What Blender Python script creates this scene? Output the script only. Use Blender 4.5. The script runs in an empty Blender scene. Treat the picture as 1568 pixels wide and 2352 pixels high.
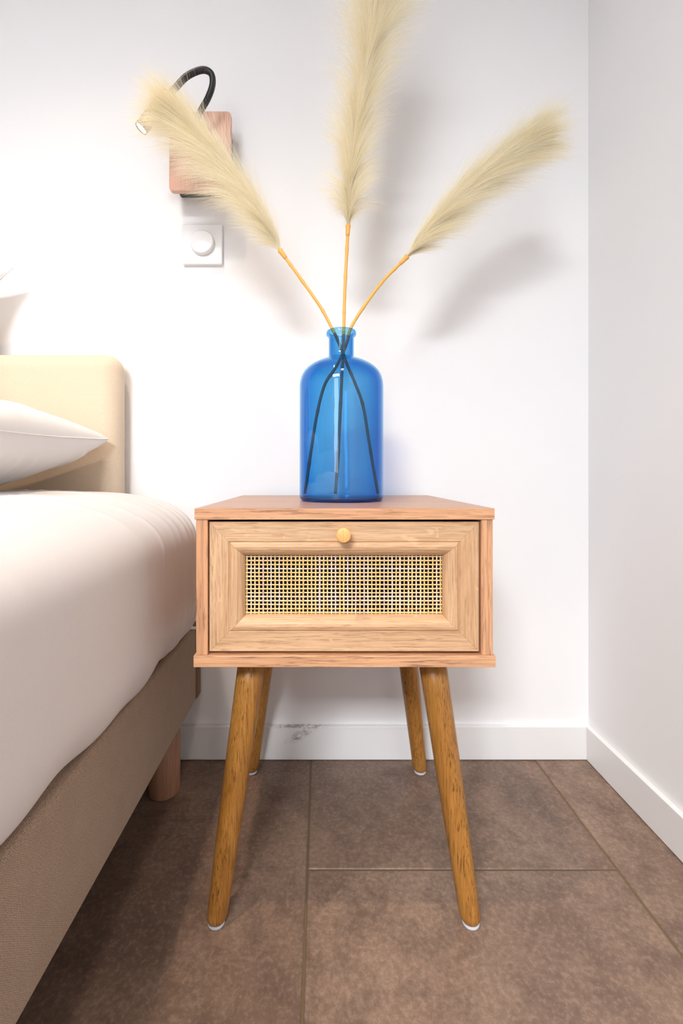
import bpy, bmesh, math, random
import numpy as np
from mathutils import Vector, Matrix, Euler

random.seed(7)
np.random.seed(7)
scene = bpy.context.scene
COL = scene.collection

# ------------------------------------------------------------------ camera
HC = 0.6256                     # camera height above the floor
FPX, VPX, VPY = 1045.0, 735.0, 1089.0
cam_d = bpy.data.cameras.new('camera')
cam_d.sensor_fit = 'HORIZONTAL'
cam_d.sensor_width = 36.0
cam_d.lens = 36.0 * FPX / 1568.0
cam_d.shift_x = (784.0 - VPX) / 1568.0
cam_d.shift_y = -(1176.0 - VPY) / 1568.0
cam_d.clip_start = 0.02
cam = bpy.data.objects.new('camera', cam_d)
cam.location = (0, 0, HC)
cam.rotation_euler = (math.radians(90), 0, 0)
COL.objects.link(cam)
scene.camera = cam

# ------------------------------------------------------------------ world, exposure
world = bpy.data.worlds.new('world')
scene.world = world
world.use_nodes = True
wb = world.node_tree.nodes['Background']
wb.inputs[0].default_value = (0.72, 0.82, 1.0, 1)
wb.inputs[1].default_value = 1.0
vs = scene.view_settings
vs.view_transform = 'Standard'
vs.look = 'None'
vs.exposure = 0.0
vs.gamma = 1.0
vs.use_curve_mapping = False
scene.cycles.sample_clamp_indirect = 8.0
scene.cycles.transparent_max_bounces = 24

# ------------------------------------------------------------------ room size and lights
WALL_Y, RIGHT_X, LEFT_X, REAR_Y, CEIL = 1.0045, 0.592, -2.9, -1.75, 2.60
WIN_X0, WIN_X1, WIN_Z0, WIN_Z1 = -1.22, -0.26, 0.12, 2.30

def add_light(name, kind, loc, energy, color, target=None, **kw):
    d = bpy.data.lights.new(name, kind)
    d.energy = energy
    d.color = color
    for k, v in kw.items():
        setattr(d, k, v)
    o = bpy.data.objects.new(name, d)
    o.location = loc
    if target is not None:
        o.rotation_euler = (Vector(target) - Vector(loc)).to_track_quat('-Z', 'Y').to_euler()
    COL.objects.link(o)
    return o

# daylight outside the tall window of the rear wall: open sky above, the paler houses and ground across the street below
add_light('sky_daylight', 'AREA', (-1.10, -2.95, 3.075), 860, (0.93, 0.965, 1.0), target=(-1.10, 0, 3.075), shape='RECTANGLE', size=2.8, size_y=1.25)
add_light('facade_daylight', 'AREA', (-1.06, -2.95, 1.05), 25, (0.95, 0.97, 1.0), target=(-1.06, 0, 1.05), shape='RECTANGLE', size=0.7, size_y=1.9)
# warm downlight in the ceiling over the bed
add_light('downlight_lamp', 'SPOT', (-0.45, 0.25, CEIL - 0.03), 74, (1.0, 0.76, 0.56), target=(-0.45, 0.25, 0),
          spot_size=math.radians(74), spot_blend=0.8, shadow_soft_size=0.03)

# broad fill spot added behind the camera to brighten floor and drawer front
add_light('added_fill_spot', 'SPOT', (0.10, -0.75, CEIL - 0.04), 75, (1.0, 0.86, 0.73), target=(0.10, -0.75, 0),
          spot_size=math.radians(104), spot_blend=1.0, shadow_soft_size=0.14)

# ------------------------------------------------------------------ helpers
def at(px, py, y):
    """point of the room seen at photograph pixel px, py and standing at depth y"""
    return Vector(((px - VPX) * y / FPX, y, HC - (py - VPY) * y / FPX))

def link(o, parent=None):
    COL.objects.link(o)
    if parent is not None:
        o.parent = parent
        o.matrix_parent_inverse = parent.matrix_world.inverted() if parent.type != 'EMPTY' else Matrix.Translation(-parent.location)
    return o

def mesh_obj(name, verts, faces, mat, parent=None, smooth=False, bevel=0.0, bevel_seg=2):
    me = bpy.data.meshes.new(name)
    me.from_pydata([tuple(v) for v in verts], [], faces)
    bm = bmesh.new(); bm.from_mesh(me)
    bmesh.ops.recalc_face_normals(bm, faces=bm.faces)
    bm.to_mesh(me); bm.free()
    if smooth:
        me.polygons.foreach_set('use_smooth', [True] * len(me.polygons))
    if mat:
        me.materials.append(mat)
    o = bpy.data.objects.new(name, me)
    if bevel > 0:
        b = o.modifiers.new('bevel', 'BEVEL')
        b.width = bevel; b.segments = bevel_seg; b.limit_method = 'ANGLE'
        b.harden_normals = False
    return link(o, parent)

def box_vf(x0, x1, y0, y1, z0, z1):
    v = [(x0, y0, z0), (x1, y0, z0), (x1, y1, z0), (x0, y1, z0), (x0, y0, z1), (x1, y0, z1), (x1, y1, z1), (x0, y1, z1)]
    f = [(0, 3, 2, 1), (4, 5, 6, 7), (0, 1, 5, 4), (1, 2, 6, 5), (2, 3, 7, 6), (3, 0, 4, 7)]
    return v, f

def box(name, x0, x1, y0, y1, z0, z1, mat, parent=None, bevel=0.0, seg=2):
    v, f = box_vf(x0, x1, y0, y1, z0, z1)
    return mesh_obj(name, v, f, mat, parent, bevel=bevel, bevel_seg=seg)

def boxes(name, lst, mat, parent=None, bevel=0.0):
    V, F = [], []
    for b in lst:
        v, f = box_vf(*b)
        n = len(V); V += v; F += [tuple(i + n for i in q) for q in f]
    return mesh_obj(name, V, F, mat, parent, bevel=bevel)

def lathe(name, prof, loc, mat, parent=None, n=64, closed=False, axis='Z'):
    """prof: (radius, height) list; closed joins last to first"""
    V, F = [], []
    for r, h in prof:
        for k in range(n):
            a = 2 * math.pi * k / n
            p = (r * math.cos(a), r * math.sin(a), h)
            if axis == 'Y':
                p = (p[0], -h, p[1])
            V.append((p[0] + loc[0], p[1] + loc[1], p[2] + loc[2]))
    m = len(prof)
    for i in range(m if closed else m - 1):
        j = (i + 1) % m
        for k in range(n):
            k2 = (k + 1) % n
            F.append((i * n + k, i * n + k2, j * n + k2, j * n + k))
    if not closed:
        if prof[0][0] > 1e-6: F.append(tuple(range(n)))
        if prof[-1][0] > 1e-6: F.append(tuple((m - 1) * n + k for k in range(n)))
    return mesh_obj(name, V, F, mat, parent, smooth=True)

def spline(pts, n):
    """Catmull-Rom through pts, n samples"""
    P = [Vector(p) for p in pts]
    P = [P[0] * 2 - P[1]] + P + [P[-1] * 2 - P[-2]]
    out = []
    m = len(P) - 3
    for i in range(n):
        u = i / (n - 1) * m
        k = min(int(u), m - 1); t = u - k
        a, b, c, d = P[k:k + 4]
        out.append(0.5 * ((2 * b) + (c - a) * t + (2 * a - 5 * b + 4 * c - d) * t * t + (3 * b - a - 3 * c + d) * t ** 3))
    return out

def frames(pts, straight=False):
    T = []
    for i in range(len(pts)):
        a = pts[max(i - 1, 0)]; b = pts[min(i + 1, len(pts) - 1)]
        T.append((pts[-1] - pts[0]).normalized() if straight else (b - a).normalized())
    n = Vector((0, 1, 0))
    out = []
    for t in T:
        n = (n - t * n.dot(t))
        if n.length < 1e-6: n = t.orthogonal()
        n.normalize()
        out.append((t, n.copy(), t.cross(n)))
    return out

def tube(name, pts, radii, mat, parent=None, n=16, caps=True, straight=False):
    if not hasattr(radii, '__len__'): radii = [radii] * len(pts)
    V, F = [], []
    for p, (t, a, b), r in zip(pts, frames(pts, straight), radii):
        for k in range(n):
            g = 2 * math.pi * k / n
            V.append(p + (a * math.cos(g) + b * math.sin(g)) * r)
    for i in range(len(pts) - 1):
        for k in range(n):
            k2 = (k + 1) % n
            F.append((i * n + k, i * n + k2, (i + 1) * n + k2, (i + 1) * n + k))
    if caps:
        F.append(tuple(range(n))); F.append(tuple((len(pts) - 1) * n + k for k in range(n)))
    return mesh_obj(name, V, F, mat, parent, smooth=True)

def tag(o, label, cat, group=None):
    o['label'] = label; o['category'] = cat
    if group: o['group'] = group
    return o

def thing(name, label, cat, loc, group=None):
    o = bpy.data.objects.new(name, None)
    o.location = loc
    o.empty_display_size = 0.05
    COL.objects.link(o)
    return tag(o, label, cat, group)

def struct(o):
    o['kind'] = 'structure'
    return o

# ------------------------------------------------------------------ materials
class NT:
    def __init__(s, name):
        s.m = bpy.data.materials.new(name); s.m.use_nodes = True
        s.t = s.m.node_tree; s.t.nodes.clear()
        s.out = s.n('ShaderNodeOutputMaterial')
    def n(s, kind, **kw):
        x = s.t.nodes.new(kind)
        for k, v in kw.items(): setattr(x, k, v)
        return x
    def l(s, a, b): s.t.links.new(a, b)
    def bsdf(s, col=(.8, .8, .8), rough=.5, spec=.5):
        b = s.n('ShaderNodeBsdfPrincipled')
        b.inputs['Base Color'].default_value = (*col, 1)
        b.inputs['Roughness'].default_value = rough
        b.inputs['Specular IOR Level'].default_value = spec
        s.l(b.outputs[0], s.out.inputs[0])
        return b
    def coord(s, scale=(1, 1, 1), kind='Object', rnd=False):
        tc = s.n('ShaderNodeTexCoord')
        mp = s.n('ShaderNodeMapping'); mp.inputs['Scale'].default_value = scale
        s.l(tc.outputs[kind], mp.inputs[0])
        if rnd:
            oi = s.n('ShaderNodeObjectInfo')
            ml = s.n('ShaderNodeMath', operation='MULTIPLY'); ml.inputs[1].default_value = 37.0
            s.l(oi.outputs['Random'], ml.inputs[0])
            s.l(ml.outputs[0], mp.inputs['Location'])
        return mp.outputs[0]
    def noise(s, vec, scale, detail=4, rough=.5, dist=0.0):
        x = s.n('ShaderNodeTexNoise')
        x.inputs['Scale'].default_value = scale; x.inputs['Detail'].default_value = detail
        x.inputs['Roughness'].default_value = rough; x.inputs['Distortion'].default_value = dist
        s.l(vec, x.inputs['Vector'])
        return x.outputs['Fac']
    def ramp(s, fac, stops):
        r = s.n('ShaderNodeValToRGB'); e = r.color_ramp.elements
        while len(e) < len(stops): e.new(0.5)
        for i, (p, c) in enumerate(stops):
            e[i].position = p
            e[i].color = (*c, 1) if hasattr(c, '__len__') else (c, c, c, 1)
        s.l(fac, r.inputs[0])
        return r.outputs[0]
    def mix(s, fac, a, b, mode='MIX'):
        m = s.n('ShaderNodeMix', data_type='RGBA', blend_type=mode)
        for sock, v in ((m.inputs[0], fac), (m.inputs[6], a), (m.inputs[7], b)):
            if hasattr(v, 'is_output'): s.l(v, sock)
            elif hasattr(v, '__len__'): sock.default_value = (*v, 1)
            else: sock.default_value = v
        return m.outputs[2]
    def math(s, op, a, b=None):
        m = s.n('ShaderNodeMath', operation=op)
        for sock, v in ((m.inputs[0], a), (m.inputs[1], b)):
            if v is None: continue
            if hasattr(v, 'is_output'): s.l(v, sock)
            else: sock.default_value = v
        return m.outputs[0]
    def bump(s, b, h, strength=.2, dist=.002):
        x = s.n('ShaderNodeBump'); x.inputs['Strength'].default_value = strength; x.inputs['Distance'].default_value = dist
        s.l(h, x.inputs['Height']); s.l(x.outputs[0], b.inputs['Normal'])

def srgb(r, g, b):
    f = lambda c: (c / 255 / 12.92) if c / 255 <= .04045 else ((c / 255 + .055) / 1.055) ** 2.4
    return (f(r), f(g), f(b))

def plain(name, col, rough=.5, spec=.5, metal=0.0):
    t = NT(name); b = t.bsdf(col, rough, spec); b.inputs['Metallic'].default_value = metal
    return t.m

def wall_mat(name, col):
    t = NT(name); b = t.bsdf(col, .75, .25)
    v = t.coord((1, 1, 1), 'Object')
    n1 = t.noise(v, 2.2, 3); n2 = t.noise(v, 260, 3)
    c = t.mix(t.ramp(n1, [(.3, 0.0), (.7, 1.0)]), tuple(x * .985 for x in col), col)
    t.l(c, b.inputs['Base Color'])
    t.bump(b, n2, .06, .001)
    return t.m

def wood(name, light, mid, dark, axis, pores=.5, fine=1.0, rough=.45, flecks=0.0, plen=.06):
    """oak: grain runs along the axis letter; stretched noise for tone, thin dark pores"""
    t = NT(name); b = t.bsdf(mid, rough, .4)
    def sc(across, along):
        return tuple(along if a == axis else across for a in 'XYZ')
    v1 = t.coord(sc(1, .06), 'Object', True)
    v2 = t.coord(sc(1, .035), 'Object', True)
    tone = t.noise(v1, 34 * fine, 5, .6, .8)
    c = t.mix(t.ramp(tone, [(.3, 0.0), (.68, 1.0)]), mid, light)
    fib = t.noise(v2, 420 * fine, 3, .6)
    c = t.mix(t.math('MULTIPLY', t.ramp(fib, [(.35, 1.0), (.6, 0.0)]), .35), c, dark)
    por = t.noise(t.coord(sc(1, plen), 'Object', True), 430 * fine, 3, .65, .2)
    band = t.noise(t.coord(sc(1, .10), 'Object', True), 30 * fine, 3, .5)
    pm = t.math('MULTIPLY', t.ramp(por, [(.36, 1.0), (.45, 0.0)]), t.ramp(band, [(.35, .3), (.62, 1.0)]))
    c = t.mix(t.math('MULTIPLY', pm, pores), c, dark)
    if flecks:
        fl = t.noise(t.coord(sc(.9, .35), 'Object', True), 75, 2, .5, 1.2)
        c = t.mix(t.math('MULTIPLY', t.ramp(fl, [(.66, 0.0), (.74, 1.0)]), flecks), c, tuple(min(1, x * 1.25) for x in light))
    t.l(c, b.inputs['Base Color'])
    t.bump(b, t.math('SUBTRACT', fib, pm), .12, .0006)
    return t.m

M_wall = wall_mat('white_wall_paint', (.875, .87, .875))
M_ceiling = wall_mat('ceiling_paint', (.88, .88, .88))
M_frame_white = plain('white_window_paint', (.8, .8, .8), .4)

LAM = (srgb(222, 172, 130), srgb(205, 152, 112), srgb(110, 70, 58))
M_lam_x = wood('oak_laminate_across', *LAM, 'X', pores=.8, fine=.8)
M_lam_z = wood('oak_laminate_upright', *LAM, 'Z', pores=.8, fine=.8)
M_top = wood('oak_laminate_top', srgb(196, 150, 116), srgb(180, 135, 102), srgb(120, 82, 64), 'X', pores=.35, fine=.8, rough=.33)
OAK = (srgb(218, 180, 142), srgb(201, 159, 119), srgb(138, 98, 62))
M_oak_x = wood('oak_drawer_across', *OAK, 'X', pores=.55, fine=1.1, flecks=.4)
M_oak_z = wood('oak_drawer_upright', *OAK, 'Z', pores=.55, fine=1.1, flecks=.25)
M_leg = wood('oak_leg_stain', srgb(188, 134, 66), srgb(160, 106, 44), srgb(88, 52, 18), 'Z', pores=.95, fine=1.35, rough=.35, plen=.03)
M_bedleg = wood('beech_bed_leg', srgb(186, 142, 114), srgb(168, 124, 98), srgb(120, 84, 64), 'Z', pores=.4, fine=.8, rough=.5)
M_lampwood = wood('oak_lamp_panel', srgb(226, 186, 164), srgb(210, 164, 142), srgb(160, 112, 96), 'Z', pores=.6, fine=1.2)
M_knob = wood('oak_knob', srgb(238, 188, 120), srgb(226, 172, 102), srgb(190, 134, 76), 'Z', pores=.25, fine=1.2, rough=.3)
M_inside = plain('drawer_inside_painted_shade', (.012, .009, .007), .9, .1)  # near black: shade inside the closed drawer is put into the colour
M_backpanel = plain('brown_back_panel', (.25, .17, .12), .8, .2)
M_pad = plain('grey_foot_pad', (.55, .55, .58), .5)
M_black = plain('matt_black_metal', (.012, .012, .014), .42, .4)
M_switch = plain('glossy_white_plastic', (.86, .86, .87), .16, .5)

def cane_mat():
    t = NT('rattan_cane'); b = t.bsdf((.7, .5, .25), .25, .6)
    oi = t.n('ShaderNodeObjectInfo')
    c = t.ramp(oi.outputs['Random'], [(0, srgb(236, 196, 128)), (.45, srgb(240, 206, 140)), (.7, srgb(238, 216, 190)), (.86, srgb(226, 214, 214)), (1.0, srgb(200, 140, 88))])
    n = t.noise(t.coord((1, 1, 1), 'Object', True), 45, 3)
    c = t.mix(t.math('MULTIPLY', t.ramp(n, [(.55, 0.0), (.75, 1.0)]), .5), c, srgb(196, 140, 88))
    t.l(c, b.inputs['Base Color'])
    return t.m
M_cane = cane_mat()

def tile_mat():
    t = NT('taupe_stone_tile'); b = t.bsdf((.3, .22, .18), .42, .35)
    v = t.coord((1, 1, 1), 'Object', True)
    big = t.noise(v, 3.2, 4, .55, .4)
    med = t.noise(v, 16, 6, .68, .3)
    fin = t.noise(v, 140, 5, .75)
    c = t.mix(t.ramp(big, [(.35, 0.0), (.68, 1.0)]), srgb(119, 97, 84), srgb(153, 129, 111))
    c = t.mix(t.math('MULTIPLY', t.ramp(med, [(.36, 1.0), (.56, 0.0)]), .62), c, srgb(94, 76, 67))
    c = t.mix(t.math('MULTIPLY', t.ramp(fin, [(.36, 1.0), (.58, 0.0)]), .45), c, srgb(96, 76, 64))
    c = t.mix(t.math('MULTIPLY', t.ramp(fin, [(.52, 0.0), (.72, 1.0)]), .35), c, srgb(174, 153, 137))
    t.l(c, b.inputs['Base Color'])
    t.l(t.ramp(med, [(.3, .5), (.7, .36)]), b.inputs['Roughness'])
    t.bump(b, fin, .12, .0008)
    return t.m
M_tile = tile_mat()
M_grout = plain('olive_grout', srgb(112, 96, 74), .9, .1)

def baseboard_mat():
    t = NT('white_baseboard_paint'); b = t.bsdf((.82, .815, .81), .38, .4)
    tc = t.n('ShaderNodeTexCoord'); sep = t.n('ShaderNodeSeparateXYZ'); t.l(tc.outputs['Object'], sep.inputs[0])
    def band(o, c, w):
        d = t.math('ABSOLUTE', t.math('SUBTRACT', o, c))
        m = t.n('ShaderNodeMapRange'); m.inputs[1].default_value = 0; m.inputs[2].default_value = w; m.inputs[3].default_value = 1; m.inputs[4].default_value = 0
        t.l(d, m.inputs[0]); return m.outputs[0]
    n = t.noise(t.coord((1, 1, 1.6)), 90, 5, .7)
    # dark scuff along the top edge with a smear running down to the left
    edge = t.math('MULTIPLY', band(sep.outputs[0], -.045, .065), band(sep.outputs[2], .0735, .004))
    diag = t.math('ADD', sep.outputs[0], t.math('MULTIPLY', sep.outputs[2], -1.25))
    smear = t.math('MULTIPLY', band(diag, -.113, .022), band(sep.outputs[2], .055, .022))
    k = t.math('MULTIPLY', t.math('ADD', t.math('MULTIPLY', edge, 1.5), smear), t.ramp(n, [(.42, 0.0), (.62, 1.0)]))
    k = t.math('MINIMUM', k, .6)
    t.l(t.mix(k, (.82, .815, .81), srgb(70, 60, 55)), b.inputs['Base Color'])
    return t.m
M_base = baseboard_mat()

def fabric(name, c1, c2, scale=700, rough=.9, bump=.5):
    t = NT(name); b = t.bsdf(c1, rough, .15)
    v = t.coord((1, 1, 1)); n = t.noise(v, scale, 3, .7); n2 = t.noise(v, 40, 4, .6)
    w = t.n('ShaderNodeTexWave', wave_type='BANDS', bands_direction='DIAGONAL'); w.inputs['Scale'].default_value = scale * .45
    w.inputs['Distortion'].default_value = 3; t.l(v, w.inputs[0])
    h = t.math('ADD', t.math('MULTIPLY', n, .88), t.math('MULTIPLY', w.outputs['Fac'], .12))
    c = t.mix(t.ramp(h, [(.36, 0.0), (.60, 1.0)]), c2, c1)
    c = t.mix(t.math('MULTIPLY', t.ramp(n2, [(.4, 0.0), (.7, 1.0)]), .2), c, c2)
    t.l(c, b.inputs['Base Color'])
    b.inputs['Sheen Weight'].default_value = .15
    t.bump(b, h, bump, .0012)
    return t.m
M_bedfab = fabric('taupe_woven_upholstery', srgb(180, 157, 136), srgb(136, 115, 97))
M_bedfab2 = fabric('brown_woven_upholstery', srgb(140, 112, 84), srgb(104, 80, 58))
M_headfab = fabric('cream_headboard_upholstery', srgb(228, 210, 186), srgb(216, 196, 170), 500, bump=.15)
M_sheet = fabric('cotton_sheet', (.74, .695, .668), (.705, .655, .628), 900, bump=.1)
M_pillow = fabric('cotton_pillowcase', (.85, .83, .80), (.82, .79, .76), 900, bump=.08)

def glass_mat(name, tint):
    t = NT(name)
    # thin tinted wall: light crossing it at a slant travels further through the blue glass (Beer's law)
    lw = t.n('ShaderNodeLayerWeight'); lw.inputs[0].default_value = .5
    cosv = t.math('SUBTRACT', 1.0, lw.outputs['Facing'])
    path = t.math('DIVIDE', 1.0, t.math('MAXIMUM', cosv, .5))
    comb = t.n('ShaderNodeCombineColor')
    for i, c in enumerate(tint):
        t.l(t.math('POWER', c, path), comb.inputs[i])
    tr = t.n('ShaderNodeBsdfTransparent'); t.l(comb.outputs[0], tr.inputs[0])
    gl = t.n('ShaderNodeBsdfGlossy'); gl.inputs['Roughness'].default_value = .015
    gl.inputs['Color'].default_value = (1, 1, 1, 1)
    v = t.coord((1, 1, .25)); bp = t.n('ShaderNodeBump'); bp.inputs['Strength'].default_value = .12; bp.inputs['Distance'].default_value = .004
    t.l(t.noise(v, 40, 2), bp.inputs['Height']); t.l(bp.outputs[0], gl.inputs['Normal'])
    # Schlick reflectance of glass
    sch = t.math('ADD', .035, t.math('MULTIPLY', .6, t.math('POWER', t.math('SUBTRACT', 1.0, cosv), 5.0)))
    mx = t.n('ShaderNodeMixShader')
    t.l(sch, mx.inputs[0]); t.l(tr.outputs[0], mx.inputs[1]); t.l(gl.outputs[0], mx.inputs[2])
    t.l(mx.outputs[0], t.out.inputs[0])
    return t.m
M_glass = glass_mat('blue_bottle_glass', (.535, .795, .94))
M_glass_foot = glass_mat('thick_blue_glass_foot', (.24, .45, .66))

def plume_mat(name, c):
    t = NT(name)
    d = t.n('ShaderNodeBsdfDiffuse'); tl = t.n('ShaderNodeBsdfTranslucent')
    d.inputs[0].default_value = (*c, 1); tl.inputs[0].default_value = (*c, 1)
    mx = t.n('ShaderNodeMixShader'); mx.inputs[0].default_value = .5
    t.l(d.outputs[0], mx.inputs[1]); t.l(tl.outputs[0], mx.inputs[2])
    t.l(mx.outputs[0], t.out.inputs[0])
    return t.m
M_plumes = [plume_mat('cream_plume_fibre', srgb(252, 246, 226)), plume_mat('straw_plume_fibre', srgb(243, 233, 200)), plume_mat('pale_plume_fibre', srgb(254, 251, 242))]
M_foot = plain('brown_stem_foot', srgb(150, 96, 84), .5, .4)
M_stem = plain('ochre_plastic_stem', srgb(232, 172, 84), .45, .4)

def emit(name, col, s):
    t = NT(name); e = t.n('ShaderNodeEmission'); e.inputs[0].default_value = (*col, 1); e.inputs[1].default_value = s
    t.l(e.outputs[0], t.out.inputs[0]); return t.m
M_led = emit('warm_led', (1.0, .72, .38), 14)

# ------------------------------------------------------------------ room
wb_ = struct(box('wall_back', LEFT_X - .1, RIGHT_X + .1, WALL_Y, WALL_Y + .1, -.02, CEIL + .05, M_wall))
struct(box('wall_right', RIGHT_X, RIGHT_X + .1, REAR_Y - .1, WALL_Y, -.02, CEIL + .05, M_wall))
struct(box('wall_left', LEFT_X - .1, LEFT_X, REAR_Y - .1, WALL_Y, -.02, CEIL + .05, M_wall))
struct(boxes('wall_front', [
    (LEFT_X, WIN_X0, REAR_Y - .1, REAR_Y, -.02, CEIL + .05), (WIN_X1, RIGHT_X, REAR_Y - .1, REAR_Y, -.02, CEIL + .05),
    (WIN_X0, WIN_X1, REAR_Y - .1, REAR_Y, -.02, WIN_Z0), (WIN_X0, WIN_X1, REAR_Y - .1, REAR_Y, WIN_Z1, CEIL + .05)], M_wall))
fw = .05
struct(boxes('window_1', [
    (WIN_X0, WIN_X0 + fw, REAR_Y - .02, REAR_Y + .03, WIN_Z0, WIN_Z1), (WIN_X1 - fw, WIN_X1, REAR_Y - .02, REAR_Y + .03, WIN_Z0, WIN_Z1),
    (WIN_X0 + fw, WIN_X1 - fw, REAR_Y - .02, REAR_Y + .03, WIN_Z0, WIN_Z0 + fw), (WIN_X0 + fw, WIN_X1 - fw, REAR_Y - .02, REAR_Y + .03, WIN_Z1 - fw, WIN_Z1)],
    M_frame_white, bevel=.004))
struct(box('ceiling', LEFT_X - .1, RIGHT_X + .1, REAR_Y - .1, WALL_Y + .1, CEIL, CEIL + .1, M_ceiling))
floor = struct(box('floor', LEFT_X - .1, RIGHT_X + .1, REAR_Y - .1, WALL_Y + .1, -.05, -.0016, M_grout))

# tiles in running bond, one piece each
TW, TL, GAP = .4907, .98, .0034
col_x = -.0206 - 6 * TW
def tile_mesh(w, l):
    v, f = box_vf(-w / 2, w / 2, -l / 2, l / 2, -.008, 0)
    bm = bmesh.new()
    vs_ = [bm.verts.new(p) for p in v]
    for q in f: bm.faces.new([vs_[i] for i in q])
    bmesh.ops.bevel(bm, geom=[e for e in bm.edges if all(x.co.z > -.001 for x in e.verts)], offset=.0012, segments=1, affect='EDGES')
    bmesh.ops.recalc_face_normals(bm, faces=bm.faces)
    me = bpy.data.meshes.new('tile'); bm.to_mesh(me); bm.free(); me.materials.append(M_tile)
    return me
tile_cache = {}
for i in range(8):
    x0, x1 = col_x + i * TW + GAP / 2, col_x + (i + 1) * TW - GAP / 2
    x0, x1 = max(x0, LEFT_X), min(x1, RIGHT_X)
    if x1 - x0 < .02: continue
    off = .72 if i % 2 == 0 else .23
    for k in range(-5, 3):
        y0, y1 = off + k * TL + GAP / 2, off + (k + 1) * TL - GAP / 2
        y0, y1 = max(y0, REAR_Y), min(y1, WALL_Y)
        if y1 - y0 < .02: continue
        key = (round(x1 - x0, 4), round(y1 - y0, 4))
        if key not in tile_cache: tile_cache[key] = tile_mesh(*key)
        o = bpy.data.objects.new('tile', tile_cache[key])
        o.location = ((x0 + x1) / 2, (y0 + y1) / 2, 0)
        link(o, floor)
        o.matrix_parent_inverse = Matrix.Identity(4)

BB_Y, BB_X, BB_H = .9935, .5812, .074
struct(box('baseboard_back', LEFT_X, RIGHT_X, BB_Y, WALL_Y, .0012, BB_H, M_base, bevel=.0015))
struct(box('baseboard_right', BB_X, RIGHT_X, REAR_Y, BB_Y, .0012, BB_H, M_base, bevel=.0015))

# ------------------------------------------------------------------ nightstand
NX, NY = .0325, .7945
ns = thing('nightstand', 'small oak nightstand with woven cane drawer front and four splayed legs', 'nightstand', (NX, NY, 0))
YF, YB = .607, .982
box('top_panel', NX - .1998, NX + .1998, YF, YB, .5650, .5800, M_top, ns, bevel=.0008)
# the front edge of the top carries its own banding
box('edge_band', NX - .1999, NX + .1999, YF - .0006, YF, .5651, .5799, M_lam_x, ns)
for s in (-1, 1):
    xa, xb = sorted((NX + s * .1982, NX + s * .1828))
    box('side_panel', xa, xb, YF + .001, YB - .001, .3837, .5649, M_lam_z, ns, bevel=.0006)
box('bottom_panel', NX - .2012, NX + .2012, YF - .0012, YB, .3682, .3836, M_lam_x, ns, bevel=.0008)
box('back_panel', NX - .1826, NX + .1826, YB - .008, YB - .002, .3838, .5648, M_backpanel, ns)
# drawer: inner box with the mitred frame, the cane and the knob on it
DF = YF + .0035
DX0, DX1, DZ0, DZ1 = (480.3 - VPX) * DF / FPX, (1100.4 - VPX) * DF / FPX, HC - (1497.0 - VPY) * DF / FPX, HC - (1198.8 - VPY) * DF / FPX
FWD = .0470
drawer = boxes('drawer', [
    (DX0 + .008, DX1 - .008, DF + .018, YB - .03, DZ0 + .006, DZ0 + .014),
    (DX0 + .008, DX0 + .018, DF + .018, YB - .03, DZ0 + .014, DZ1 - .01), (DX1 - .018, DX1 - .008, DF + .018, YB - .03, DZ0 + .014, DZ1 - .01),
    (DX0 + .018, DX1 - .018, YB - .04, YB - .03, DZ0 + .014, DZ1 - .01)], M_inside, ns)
# moulding: distance from the outer edge, height towards the room
PROF = [(0, -.018), (0, -.0012), (.0012, 0), (.0258, 0), (.0262, -.0014), (.0272, -.0017), (.0280, -.0008), (.0296, .0006), (.0335, .0012), (.0375, .0004),
        (.0410, -.0018), (.0440, -.0050), (.0462, -.0088), (.0470, -.012), (.0470, -.018)]
def frame_member(name, p0, p1, inward, mat):
    """mitred length of moulding from corner p0 to corner p1 (x, z), inward is the unit step to the opening"""
    d = Vector((p1[0] - p0[0], p1[1] - p0[1])); L = d.length; d /= L
    V, F = [], []
    g = .00012
    for t_, h in PROF:
        for e in (0, 1):
            s_ = t_ + g if e == 0 else L - t_ - g
            q = Vector(p0) + d * s_ + Vector(inward) * t_
            V.append((q.x, DF - h, q.y))
    n = len(PROF)
    for i in range(n):
        j = (i + 1) % n
        F.append((2 * i, 2 * i + 1, 2 * j + 1, 2 * j))
    F.append(tuple(2 * i for i in range(n))); F.append(tuple(2 * i + 1 for i in range(n)))
    o = mesh_obj(name, V, F, mat, drawer)
    return o
frame_member('frame_rail', (DX0, DZ1), (DX1, DZ1), (0, -1), M_oak_x)
frame_member('frame_rail', (DX0, DZ0), (DX1, DZ0), (0, 1), M_oak_x)
frame_member('frame_stile', (DX0, DZ0), (DX0, DZ1), (1, 0), M_oak_z)
frame_member('frame_stile', (DX1, DZ0), (DX1, DZ1), (-1, 0), M_oak_z)
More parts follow.
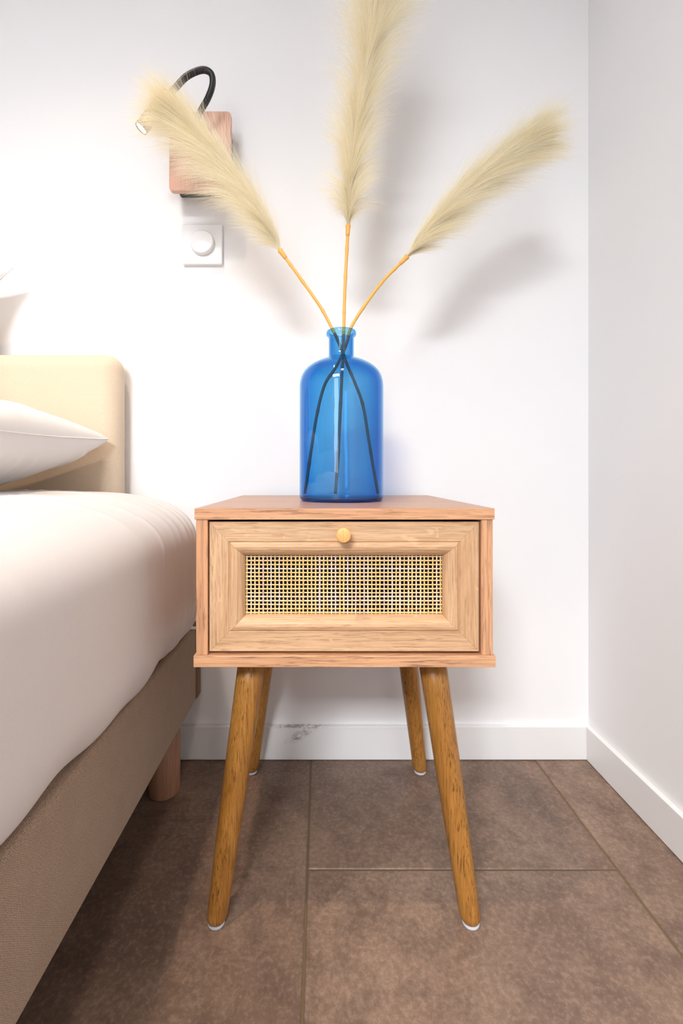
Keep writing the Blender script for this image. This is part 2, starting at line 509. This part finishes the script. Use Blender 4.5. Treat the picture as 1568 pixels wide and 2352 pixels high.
# woven cane: 49 upright strips over and under 15 cross strips
CX0, CX1, CZ0, CZ1 = DX0 + FWD - .001, DX1 - FWD + .001, DZ0 + FWD - .001, DZ1 - FWD + .001
NV, NH = 49, 15
PV, PH = (CX1 - CX0) / NV, (CZ1 - CZ0) / NH
CY = DF + .0125
def strip(vertical, c, lo, hi, pitch, count, phase, w):
    """flat cane ribbon waving over and under its crossings"""
    V, F = [], []
    amp, th = .00055, .0003
    n = count * 2 + 1
    wob = random.uniform(-.0002, .0002); ph = random.uniform(0, 6)
    for i in range(n):
        s_ = lo + (hi - lo) * i / (n - 1)
        y = CY + amp * math.cos(math.pi * (i / 2 - .5 + phase))
        cc = c + wob * math.sin(3 * i / n * 3.1 + ph)
        for a, dy in ((-w / 2, 0), (-w * .25, -th), (w * .25, -th), (w / 2, 0), (0, th)):
            V.append((cc + a, y + dy, s_) if vertical else (s_, y + dy, cc + a))
    for i in range(n - 1):
        for k in range(5):
            k2 = (k + 1) % 5
            F.append((i * 5 + k, i * 5 + k2, i * 5 + 5 + k2, i * 5 + 5 + k))
    mesh_obj('cane_strip', V, F, M_cane, drawer, smooth=True)
for i in range(NV):
    strip(True, CX0 + (i + .5) * PV + random.uniform(-.0003, .0003), CZ0, CZ1, PH, NH, i % 2, .0025 * random.uniform(.78, 1.08))
for j in range(NH):
    strip(False, CZ0 + (j + .5) * PH + random.uniform(-.00025, .00025), CX0, CX1, PV, NV, (j + 1) % 2, .0023 * random.uniform(.85, 1.08))
KC = at(789, 1230.3, .59)
lathe('knob', [(.0055, 0), (.0055, .008), (.0075, .010), (.0091, .0115), (.0096, .013), (.0096, .0195), (.0092, .0207), (.0082, .0212), (0, .0214)],
      (KC.x, DF + .0002, KC.z), M_knob, drawer, n=48, axis='Y')
# legs
def leg_obj(sx, sy):
    top = Vector((NX + sx * .131, NY + sy * .118, .3680)); foot = Vector((NX + sx * .177, NY + sy * .1605, .004))
    V, F = [], []
    prof = [(0, .0205), (.15, .0200), (.35, .0190), (.55, .0177), (.75, .0162), (.9, .0149), (.972, .0143), (.985, .0136), (.995, .0118), (1.0, .0095)]
    n = 40
    for u, r in prof:
        p = top.lerp(foot, u)
        for k in range(n):
            a = 2 * math.pi * k / n
            V.append((p.x + r * math.cos(a), p.y + r * math.sin(a), p.z))
    for i in range(len(prof) - 1):
        for k in range(n):
            k2 = (k + 1) % n
            F.append((i * n + k, i * n + k2, i * n + n + k2, i * n + n + k))
    F.append(tuple(range(n))); F.append(tuple((len(prof) - 1) * n + k for k in range(n)))
    lg = mesh_obj('leg', V, F, M_leg, ns, smooth=True)
    lathe('foot_pad', [(.0112, 0), (.0118, .001), (.0118, .0036), (.0105, .0044)], (foot.x, foot.y, .0002), M_pad, lg, n=32)['label'] = 'pale grey glide under the leg'
for sx in (-1, 1):
    for sy in (-1, 1):
        leg_obj(sx, sy)

# ------------------------------------------------------------------ blue bottle
BX, BY, BZ = at(783.5, 1089, .786).x, .786, .5801
outer = [(0, .0030), (.045, .0022), (.060, .0004), (.066, .0002), (.0700, .0022), (.0717, .0060), (.0719, .012), (.0719, .100), (.0719, .196), (.0712, .2040), (.0690, .2130), (.0648, .2210),
         (.0590, .2275), (.0515, .2330), (.0430, .2375), (.0345, .2412), (.0275, .2440), (.0232, .2462), (.0217, .2490), (.0215, .2540), (.0215, .2800), (.0222, .2825),
         (.0246, .2840), (.0257, .2865), (.0257, .2890), (.0250, .2915), (.0240, .2922), (.0228, .2915), (.0220, .2890)]
inner = [(.0192, .2820), (.0190, .2540), (.0196, .2485), (.0212, .2445), (.0262, .2412), (.0335, .2384), (.0420, .2346), (.0502, .2302), (.0574, .2248), (.0628, .2190),
         (.0666, .2112), (.0687, .2028), (.0692, .196), (.0692, .100), (.0690, .013), (.0675, .0095), (.063, .0078), (.045, .0084), (0, .0098)]
bottle = lathe('bottle_vase', outer + inner, (BX, BY, BZ), M_glass, None, n=96)
bottle.data.materials.append(M_glass_foot)
for p_ in bottle.data.polygons:
    if p_.center.z < BZ + .0075: p_.material_index = 1
tag(bottle, 'translucent blue glass bottle used as a vase on the nightstand', 'vase')

# ------------------------------------------------------------------ pampas stems
def fibres(name, axis, mat, parent, n_tuft, per, seed, length, grav, spread=1.0, core=1500, width=.00019, droop=.3, base_flare=0.0):
    """axis: list of points; tufts of fine fibres leave it along the way, open out and droop"""
    rng = np.random.RandomState(seed)
    A = spline(axis, 60); FR = frames(A)
    V, F = [], []
    SEG = 5
    G = Vector(grav)
    def one(u, phi, L, th0, th1, dr):
        k = u * 59; i = min(int(k), 58); f = k - i
        p = A[i].lerp(A[i + 1], f)
        T, N, B = FR[i]
        R = N * math.cos(phi) + B * math.sin(phi)
        p = p + R * rng.uniform(0, .0025)
        side = T.cross(R) * rng.normal(0, .10)
        w = width * rng.uniform(.7, 1.3)
        wd = Vector(rng.normal(0, 1, 3)).normalized()
        n0 = len(V)
        ds = L / SEG
        for s_ in range(SEG + 1):
            t = s_ / SEG
            ww = w * (1 - .75 * t)
            if s_ == SEG:
                V.append(p)
            else:
                V.append(p - wd * ww); V.append(p + wd * ww)
            th = th0 + (th1 - th0) * t
            d = T * math.cos(th) + R * math.sin(th) + side * t + G * (dr * t)
            p = p + d.normalized() * ds
        for s_ in range(SEG - 1):
            a = n0 + 2 * s_
            F.append((a, a + 1, a + 3, a + 2))
        a = n0 + 2 * (SEG - 1)
        F.append((a, a + 1, a + 2))
    for q in range(n_tuft):
        u = ((q + rng.uniform(0, 1)) / n_tuft) ** .95 * .985
        phi = q * 2.39996 + rng.normal(0, .35)
        L = length(u) * rng.uniform(.85, 1.1)
        th1 = (1.25 + rng.normal(0, .14)) * spread
        if base_flare and u < .16:
            th1 += base_flare * (1 - u / .16)
        for _ in range(per):
            one(min(max(u + rng.normal(0, .006), 0), .99), phi + rng.normal(0, .19), L * rng.uniform(.45, 1.12) * (1.18 if rng.uniform() < .06 else 1), .22 + abs(rng.normal(0, .12)),
                th1 + rng.normal(0, .18), droop * rng.uniform(.5, 1.4))
    for q in range(core):
        u = rng.uniform(0, .93)
        one(u, rng.uniform(0, 6.28), length(u) * rng.uniform(.6, 1.0), .05 + abs(rng.normal(0, .06)), .38 + rng.normal(0, .18), .25)
    me = bpy.data.meshes.new(name)
    me.from_pydata([tuple(v) for v in V], [], F)
    for m_ in mat: me.materials.append(m_)
    tone = rng.choice([0, 0, 1, 1, 2], size=len(F) // SEG)
    me.polygons.foreach_set('material_index', np.repeat(tone, SEG).astype(np.int32))
    o = bpy.data.objects.new(name, me)
    link(o, parent)
    o['kind'] = 'stuff'
    return o

def stem_radii(n, r_low, r_high, k_out, knots):
    out = []
    for i in range(n):
        u = i / (n - 1)
        r = r_low + (r_high - r_low) * min(1, max(0, (u - k_out + .03) / .06))
        for kn in knots:
            r += .0006 * math.exp(-((u - kn) / .006) ** 2)
        out.append(r)
    return out

def pampas(label, path, plume_axis, seed, length, grav, spread, base_flare, n_tuft, per, core, droop):
    root = thing('pampas_stem', label, 'dried grass', path[0], 'pampas stems in the blue bottle')
    P = spline(path, 140)
    k_out = .62
    R_ = stem_radii(140, .0026, .0027, k_out, [.14, .28, .41, .55, .68, .80, .90, .955])
    cut = next(i for i, p in enumerate(P) if p.z > BZ + .286)
    tube('stem', P[cut:], R_[cut:], M_stem, root, n=12)
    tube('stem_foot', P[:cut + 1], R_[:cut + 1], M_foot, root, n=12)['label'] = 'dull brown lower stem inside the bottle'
    T = (P[-1] - P[-2]).normalized()
    cp = [P[-1] - T * .016, P[-1] - T * .012, P[-1] - T * .004, P[-1] + T * .003, P[-1] + T * .0035]
    tube('collar', cp, [.0028, .0036, .0040, .0048, .0030], M_stem, root, n=14, straight=True)
    fibres('plume', plume_axis, M_plumes, root, n_tuft, per, seed, length, grav, spread, core=core, droop=droop, base_flare=base_flare)
    return root

def bump_len(lo, hi, tip, k=.7):
    def f(u):
        a = lo + (hi - lo) * min(1, u / .35) ** .8
        if u > k: a = a + (tip - a) * ((u - k) / (1 - k))
        return a
    return f

zb = .0115
ax = [at(645, 578, .792), at(600, 502, .796), at(540, 420, .80), at(478, 345, .803), at(436, 297, .80), at(412, 275, .795)]
pampas('cream pampas plume leaning left in front of the wall lamp',
       [at(868, 1134, .790), at(858, 1080, .788), at(845, 1000, .786), at(833, 930, .784), at(815, 880, .782), at(797, 838, .779), at(787, 810, .777), at(770, 770, .780),
        at(759, 748, .784), at(735, 704, .786), at(690, 640, .789), at(645, 578, .792)],
       ax, 11, bump_len(.070, .140, .080, .6), (-.85, -.05, -.50), .80, .05, 150, 108, 2200, 1.0)
ax = [at(799, 522, .787), at(803, 440, .785), at(812, 340, .782), at(826, 240, .776), at(845, 130, .768), at(862, 20, .760), at(878, -90, .752)]
pampas('tall cream pampas plume standing upright in the middle of the vase',
       [at(770, 1134, .770), at(776, 1050, .775), at(781, 950, .780), at(785, 860, .784), at(788, 810, .7865), at(789, 770, .7865), at(789.5, 745, .7865), at(792, 660, .787), at(799, 522, .787)],
       ax, 5, bump_len(.080, .108, .200, .4), (.10, 0, -.75), 1.08, .65, 170, 118, 3200, .45)
ax = [at(932, 592, .792), at(985, 530, .792), at(1050, 460, .79), at(1115, 400, .786), at(1170, 355, .78), at(1210, 325, .775)]
pampas('cream pampas plume leaning right towards the corner',
       [at(700, 1134, .784), at(705, 1100, .785), at(715, 1030, .786), at(728, 950, .788), at(745, 885, .790), at(770, 845, .793), at(787, 812, .796), at(797, 785, .794),
        at(807, 750, .790), at(842, 695, .790), at(880, 645, .791), at(932, 592, .792)],
       ax, 23, bump_len(.085, .140, .080, .6), (.75, -.05, -.62), .55, 0, 150, 108, 2200, .85)

# ------------------------------------------------------------------ wall lamp
pl, pr, pt, pb = at(388, 255, .945), at(530, 255, .945), at(459, 255, .945).z, at(459, 438, .945).z
lamp = thing('wall_lamp', 'bedside reading lamp with oak panel and black gooseneck behind the left plume', 'lamp', ((pl.x + pr.x) / 2, WALL_Y, (pt + pb) / 2))
def rounded_panel(name, x0, x1, z0, z1, y0, y1, r, mat, parent, bevel=.001):
    pts = []
    for cx, cz, a0 in ((x1 - r, z1 - r, 0), (x0 + r, z1 - r, 90), (x0 + r, z0 + r, 180), (x1 - r, z0 + r, 270)):
        for k in range(9):
            a = math.radians(a0 + k * 90 / 8)
            pts.append((cx + r * math.cos(a), cz + r * math.sin(a)))
    n = len(pts)
    V = [(x, y0, z) for x, z in pts] + [(x, y1, z) for x, z in pts]
    F = [tuple(range(n)), tuple(range(2 * n - 1, n - 1, -1))] + [(k, (k + 1) % n, n + (k + 1) % n, n + k) for k in range(n)]
    return mesh_obj(name, V, F, mat, parent, bevel=bevel)
rounded_panel('backing_box', pl.x + .005, pr.x - .008, pb + .021, pt - .012, .957, WALL_Y - .0003, .006, M_black, lamp)
rounded_panel('oak_panel', pl.x, pr.x, pb, pt, .945, .957, .0085, M_lampwood, lamp, bevel=.0015)
g = [at(448, 292, .9455), at(450, 283, .930), at(459, 258, .912), at(477, 226, .897), at(487.5, 196, .890), at(486, 172, .886), at(473, 161.5, .883), at(454, 163, .88),
     at(427, 177, .877), at(402, 203, .870), at(384, 221, .866)]
tube('gooseneck', spline(g, 90), .0060, M_black, lamp, n=20)
h0, h1 = at(385, 217, .868), at(323.5, 296, .859)
ax_h = (h1 - h0).normalized()
hp = [h0 - ax_h * .004, h0, h0 + ax_h * .002, h1 - ax_h * .001, h1, h1 - ax_h * .0005, h1 - ax_h * .006]
tube('lamp_head', hp, [.0065, .0115, .0122, .0122, .0117, .0105, .0100], M_black, lamp, n=32, caps=True, straight=True)
tube('bulb', [h1 - ax_h * .0058, h1 - ax_h * .0016, h1 - ax_h * .0010], [.0098, .0098, .0080], M_led, lamp, n=28, straight=True)
add_light('reading_lamp_beam', 'SPOT', tuple(h1 + ax_h * .004), 1.05, (1.0, .77, .54), target=tuple(h1 + Vector((-.36, .32, -.86))),
          spot_size=math.radians(66), spot_blend=.6, shadow_soft_size=.009)

# ------------------------------------------------------------------ dimmer switch
sa, sb = at(418.5, 514, .993), at(509.5, 606, .993)
sw = thing('dimmer_switch', 'square white rotary dimmer switch on the wall below the lamp', 'switch', ((sa.x + sb.x) / 2, WALL_Y, (sa.z + sb.z) / 2))
rounded_panel('cover_plate', sa.x, sb.x, sb.z, sa.z, .9935, WALL_Y - .0003, .0025, M_switch, sw, bevel=.0018)
kc = at(463, 555.5, .985)
lathe('dial', [(.0262, 0), (.0262, .003), (.0256, .0032), (.0252, .0036), (.0250, .0105), (.0243, .0116), (.022, .0122), (0, .0122)], (kc.x, .9934, kc.z), M_switch, sw, n=64, axis='Y')

# ------------------------------------------------------------------ bed
BXR, BXL = -.260, -1.86
bed = thing('bed_base', 'bed base box in taupe woven fabric on round wooden legs', 'bed', ((BXR + BXL) / 2, -.08, 0))
box('box_frame', BXL, BXR, -1.08, .958, .150, .309, M_bedfab, bed, bevel=.008, seg=3)
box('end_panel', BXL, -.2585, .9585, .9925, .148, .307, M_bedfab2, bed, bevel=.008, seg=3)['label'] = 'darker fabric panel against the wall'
for lx in (-.307, -1.80):
    for ly in (.897, -1.02):
        lathe('leg', [(.0275, 0), (.0300, .003), (.0305, .1499)], (lx, ly, .0003), M_bedleg, bed, n=40)

def fold(d, w):
    return np.exp(-(d / w) ** 2)

def make_mattress():
    z0, z1 = .310, .593
    zc, hz = (z0 + z1) / 2, (z1 - z0) / 2
    xr, xl = -.243, -1.87
    # cross-section: big soft corner on top, tighter below
    def arc(cx, cz, rx, rz, a0, a1, n, p=2.35):
        out = []
        for k in range(n):
            a = math.radians(a0 + (a1 - a0) * k / (n - 1))
            c, s = math.cos(a), math.sin(a)
            out.append((cx + rx * math.copysign(abs(c) ** (2 / p), c), cz + rz * math.copysign(abs(s) ** (2 / p), s)))
        return out
    sec = []
    sec += [(x, z0) for x in np.linspace(-1.0, xr - .05, 8)]
    sec += arc(xr - .05, z0 + .075, .05, .075, -90, 0, 26)
    sec += arc(xr - .19, z1 - .10, .19, .10, 0, 90, 70)
    sec += [(x, z1) for x in np.linspace(xr - .215, xl + .22, 60)][0:]
    sec += arc(xl + .205, z1 - .10, .205, .10, 90, 180, 20)
    sec += arc(xl + .05, z0 + .075, .05, .075, 180, 270, 10)
    sec = np.array(sec)
    ys = np.concatenate([np.linspace(-1.07, .1, 26)[:-1], np.linspace(.1, .70, 110)[:-1], np.linspace(.70, .932, 120)])
    ye = .932
    P = np.zeros((len(ys), len(sec), 3))
    cx = (xr + xl) / 2
    for i, y in enumerate(ys):
        ins = insz = 0.0
        for e, dist in ((.055, ye - y), (.055, y + 1.07)):
            if dist < e:
                t = 1 - dist / e
                ins = e * (1 - math.sqrt(max(0, 1 - t ** 2.2))); insz = ins * .5
        fx = (abs(xr - cx) - ins) / abs(xr - cx)
        P[i, :, 0] = cx + (sec[:, 0] - cx) * fx
        P[i, :, 1] = y
        P[i, :, 2] = zc + (sec[:, 1] - zc) * ((hz - insz) / hz) - insz * .0
    # normals
    du = np.gradient(P, axis=1); dv = np.gradient(P, axis=0)
    N = np.cross(du, dv); L = np.linalg.norm(N, axis=2, keepdims=True); N = N / np.maximum(L, 1e-9)
    N[..., :] *= np.where(((N * (P - np.array([cx, 0, zc]))).sum(2, keepdims=True)) < 0, -1, 1)
    X, Y, Z = P[..., 0], P[..., 1], P[..., 2]
    D = np.zeros_like(X)
    rng = np.random.RandomState(3)
    side = 1 / (1 + np.exp((Z - .52) / .02))
    # upright drape folds near the head corner
    for y0, w, a in ((.897, .006, .004), (.877, .005, .003), (.858, .007, .004), (.835, .006, .003), (.810, .009, .003), (.775, .008, .0018)):
        D += a * fold(Y - (y0 + .02 * np.sin((Z - .3) * 9) - .10 * np.maximum(0, .42 - Z)), w) * (Z > .30) * (1 / (1 + np.exp((Z - .57) / .012))) * (1 / (1 + np.exp((X + .40) / -.03)))
    # folds falling over the top edge
    for k in range(22):
        y0 = rng.uniform(.30, .86); sl = rng.uniform(.25, .75); w = rng.uniform(.004, .012); a = rng.uniform(.0012, .0040)
        xm = rng.uniform(-.62, -.30); wx = rng.uniform(.06, .15)
        s_ = (X + .45)
        D += a * fold(Y - (y0 + sl * s_ - .5 * s_ * s_), w) * fold(X - xm, wx) * (Z > .45)
    # broad waviness
    for k in range(14):
        fx, fy, fz = rng.normal(0, 9), rng.normal(0, 11), rng.normal(0, 10)
        D += .0006 * np.sin(fx * X + fy * Y + fz * Z + rng.uniform(0, 6))
    # the hem wanders where it is tucked under
    low = 1 / (1 + np.exp((Z - .345) / .008))
    D += low * (.0022 * np.sin(Y * 21 + 1) + .002 * np.sin(Y * 47 + 2)) * (Z > z0 + .002)
    P = P + N * D[..., None]
    P[..., 2] = np.maximum(P[..., 2], z0)
    V = P.reshape(-1, 3); F = []
    m = len(sec); r = len(ys)
    for i in range(r - 1):
        for k in range(m):
            k2 = (k + 1) % m
            F.append((i * m + k, i * m + k2, (i + 1) * m + k2, (i + 1) * m + k))
    F.append(tuple(range(m))); F.append(tuple((r - 1) * m + k for k in range(m)))
    return mesh_obj('mattress', V, F, M_sheet, None, smooth=True)
mat_o = make_mattress()
tag(mat_o, 'thick mattress under a creased off-white fitted sheet beside the nightstand', 'mattress')
tg = [at(430, 1456, .875), at(447, 1458, .905)]
M_tag = plain('white_tag', (.8, .78, .75), .7)
box('care_tag', -.275, -.252, .925, .940, .3095, .3110, M_tag, mat_o)['label'] = 'small white fabric tag'

# headboard
def rounded_box(name, x0, x1, y0, y1, z0, z1, r, seg, mat, parent=None):
    v, f = box_vf(x0, x1, y0, y1, z0, z1)
    o = mesh_obj(name, v, f, mat, parent, smooth=True, bevel=r, bevel_seg=seg)
    return o
hb = rounded_box('headboard', -1.80, -.4316 + .012, .934, WALL_Y - .0005, .46, .878, .034, 8, M_headfab)
tag(hb, 'low padded cream headboard on the wall behind the pillows', 'headboard')

# pillows
def make_pillow(name, a, b, h, seed, loc, rot, pinch=.075, floor_z=None):
    n = 90
    rng = np.random.RandomState(seed)
    u = np.sin(np.linspace(-math.pi / 2, math.pi / 2, n)); v = u.copy()
    U, Vv = np.meshgrid(u, v, indexing='ij')
    X = a * U * (1 - pinch * (1 - Vv ** 2) * np.abs(U) ** 1.5)
    Y = b * Vv * (1 - pinch * 1.1 * (1 - U ** 2) * np.abs(Vv) ** 1.5)
    prof = (np.maximum(0, 1 - U ** 2) * np.maximum(0, 1 - Vv ** 2)) ** .36
    prof = prof * (1 - .10 * (U ** 2 + Vv ** 2))
    edge = np.clip(1 - np.maximum(np.abs(U), np.abs(Vv)), 0, 1)
    out = []
    for s in (1, -1):
        W = np.zeros_like(X)
        for k in range(26):      # creases running in from the seams
            sidek = rng.randint(4); c = rng.uniform(-.9, .9); w = rng.uniform(.012, .035); ln = rng.uniform(.15, .5); am = rng.uniform(.003, .009); tilt = rng.uniform(-.5, .5)
            q, p = (U, Vv) if sidek < 2 else (Vv, U)
            d = (1 - q) if sidek % 2 else (1 + q)
            W += am * np.exp(-((p - c - tilt * d) / w) ** 2) * np.exp(-(d / ln) ** 2) * np.minimum(1, d / .05)
        Zs = s * (h * prof + W * (prof > 0.02) * np.minimum(1, edge / .05))
        out.append(Zs)
    pts = []
    F = []
    for s_, Zs in zip((0, 1), out):
        for i in range(n):
            for j in range(n):
                pts.append((X[i, j], Y[i, j], Zs[i, j]))
        o = s_ * n * n
        for i in range(n - 1):
            for j in range(n - 1):
                F.append((o + i * n + j, o + (i + 1) * n + j, o + (i + 1) * n + j + 1, o + i * n + j + 1))
    me = bpy.data.meshes.new(name)
    if floor_z is not None:      # the underside lies flat where the bed carries it
        Mx = Matrix.Translation(loc) @ Euler(rot).to_matrix().to_4x4(); Mi = Mx.inverted()
        for q in range(len(pts)):
            w = Mx @ Vector(pts[q])
            if w.z < floor_z: w.z = floor_z; pts[q] = tuple(Mi @ w)
    me.from_pydata(pts, [], F)
    bm = bmesh.new(); bm.from_mesh(me)
    bmesh.ops.remove_doubles(bm, verts=bm.verts, dist=1e-5)
    bmesh.ops.recalc_face_normals(bm, faces=bm.faces)
    bm.to_mesh(me); bm.free()
    me.polygons.foreach_set('use_smooth', [True] * len(me.polygons))
    me.materials.append(M_pillow)
    o = bpy.data.objects.new(name, me)
    COL.objects.link(o)
    ring = [(i, 0) for i in range(n)] + [(n - 1, j) for j in range(1, n)] + [(i, n - 1) for i in range(n - 2, -1, -1)] + [(0, j) for j in range(n - 2, 0, -1)]
    loop = [Vector(pts[i * n + j]) * 1.002 for i, j in ring]
    loop.append(loop[0].copy())
    sm = tube('seam', loop, .0013, M_pillow, None, n=8)
    sm.parent = o
    return o
p1_at, p1_rot = (-.750, .715, .658), (math.radians(2), math.radians(-5.5), math.radians(2))
p1 = make_pillow('pillow', .33, .195, .094, 4, p1_at, p1_rot, floor_z=.6030)
p1.location = p1_at; p1.rotation_euler = p1_rot
tag(p1, 'plump cream pillow lying on the mattress, its corner pointing at the nightstand', 'pillow', 'pillows on the bed')
p2_at, p2_rot = (-.940, .888, .905), (math.radians(69), 0, 0)
p2 = make_pillow('pillow', .30, .157, .042, 9, p2_at, p2_rot, pinch=.20)
p2.location = p2_at; p2.rotation_euler = p2_rot
tag(p2, 'pillow propped upright against the headboard, only its corner in view at the left edge', 'pillow', 'pillows on the bed')
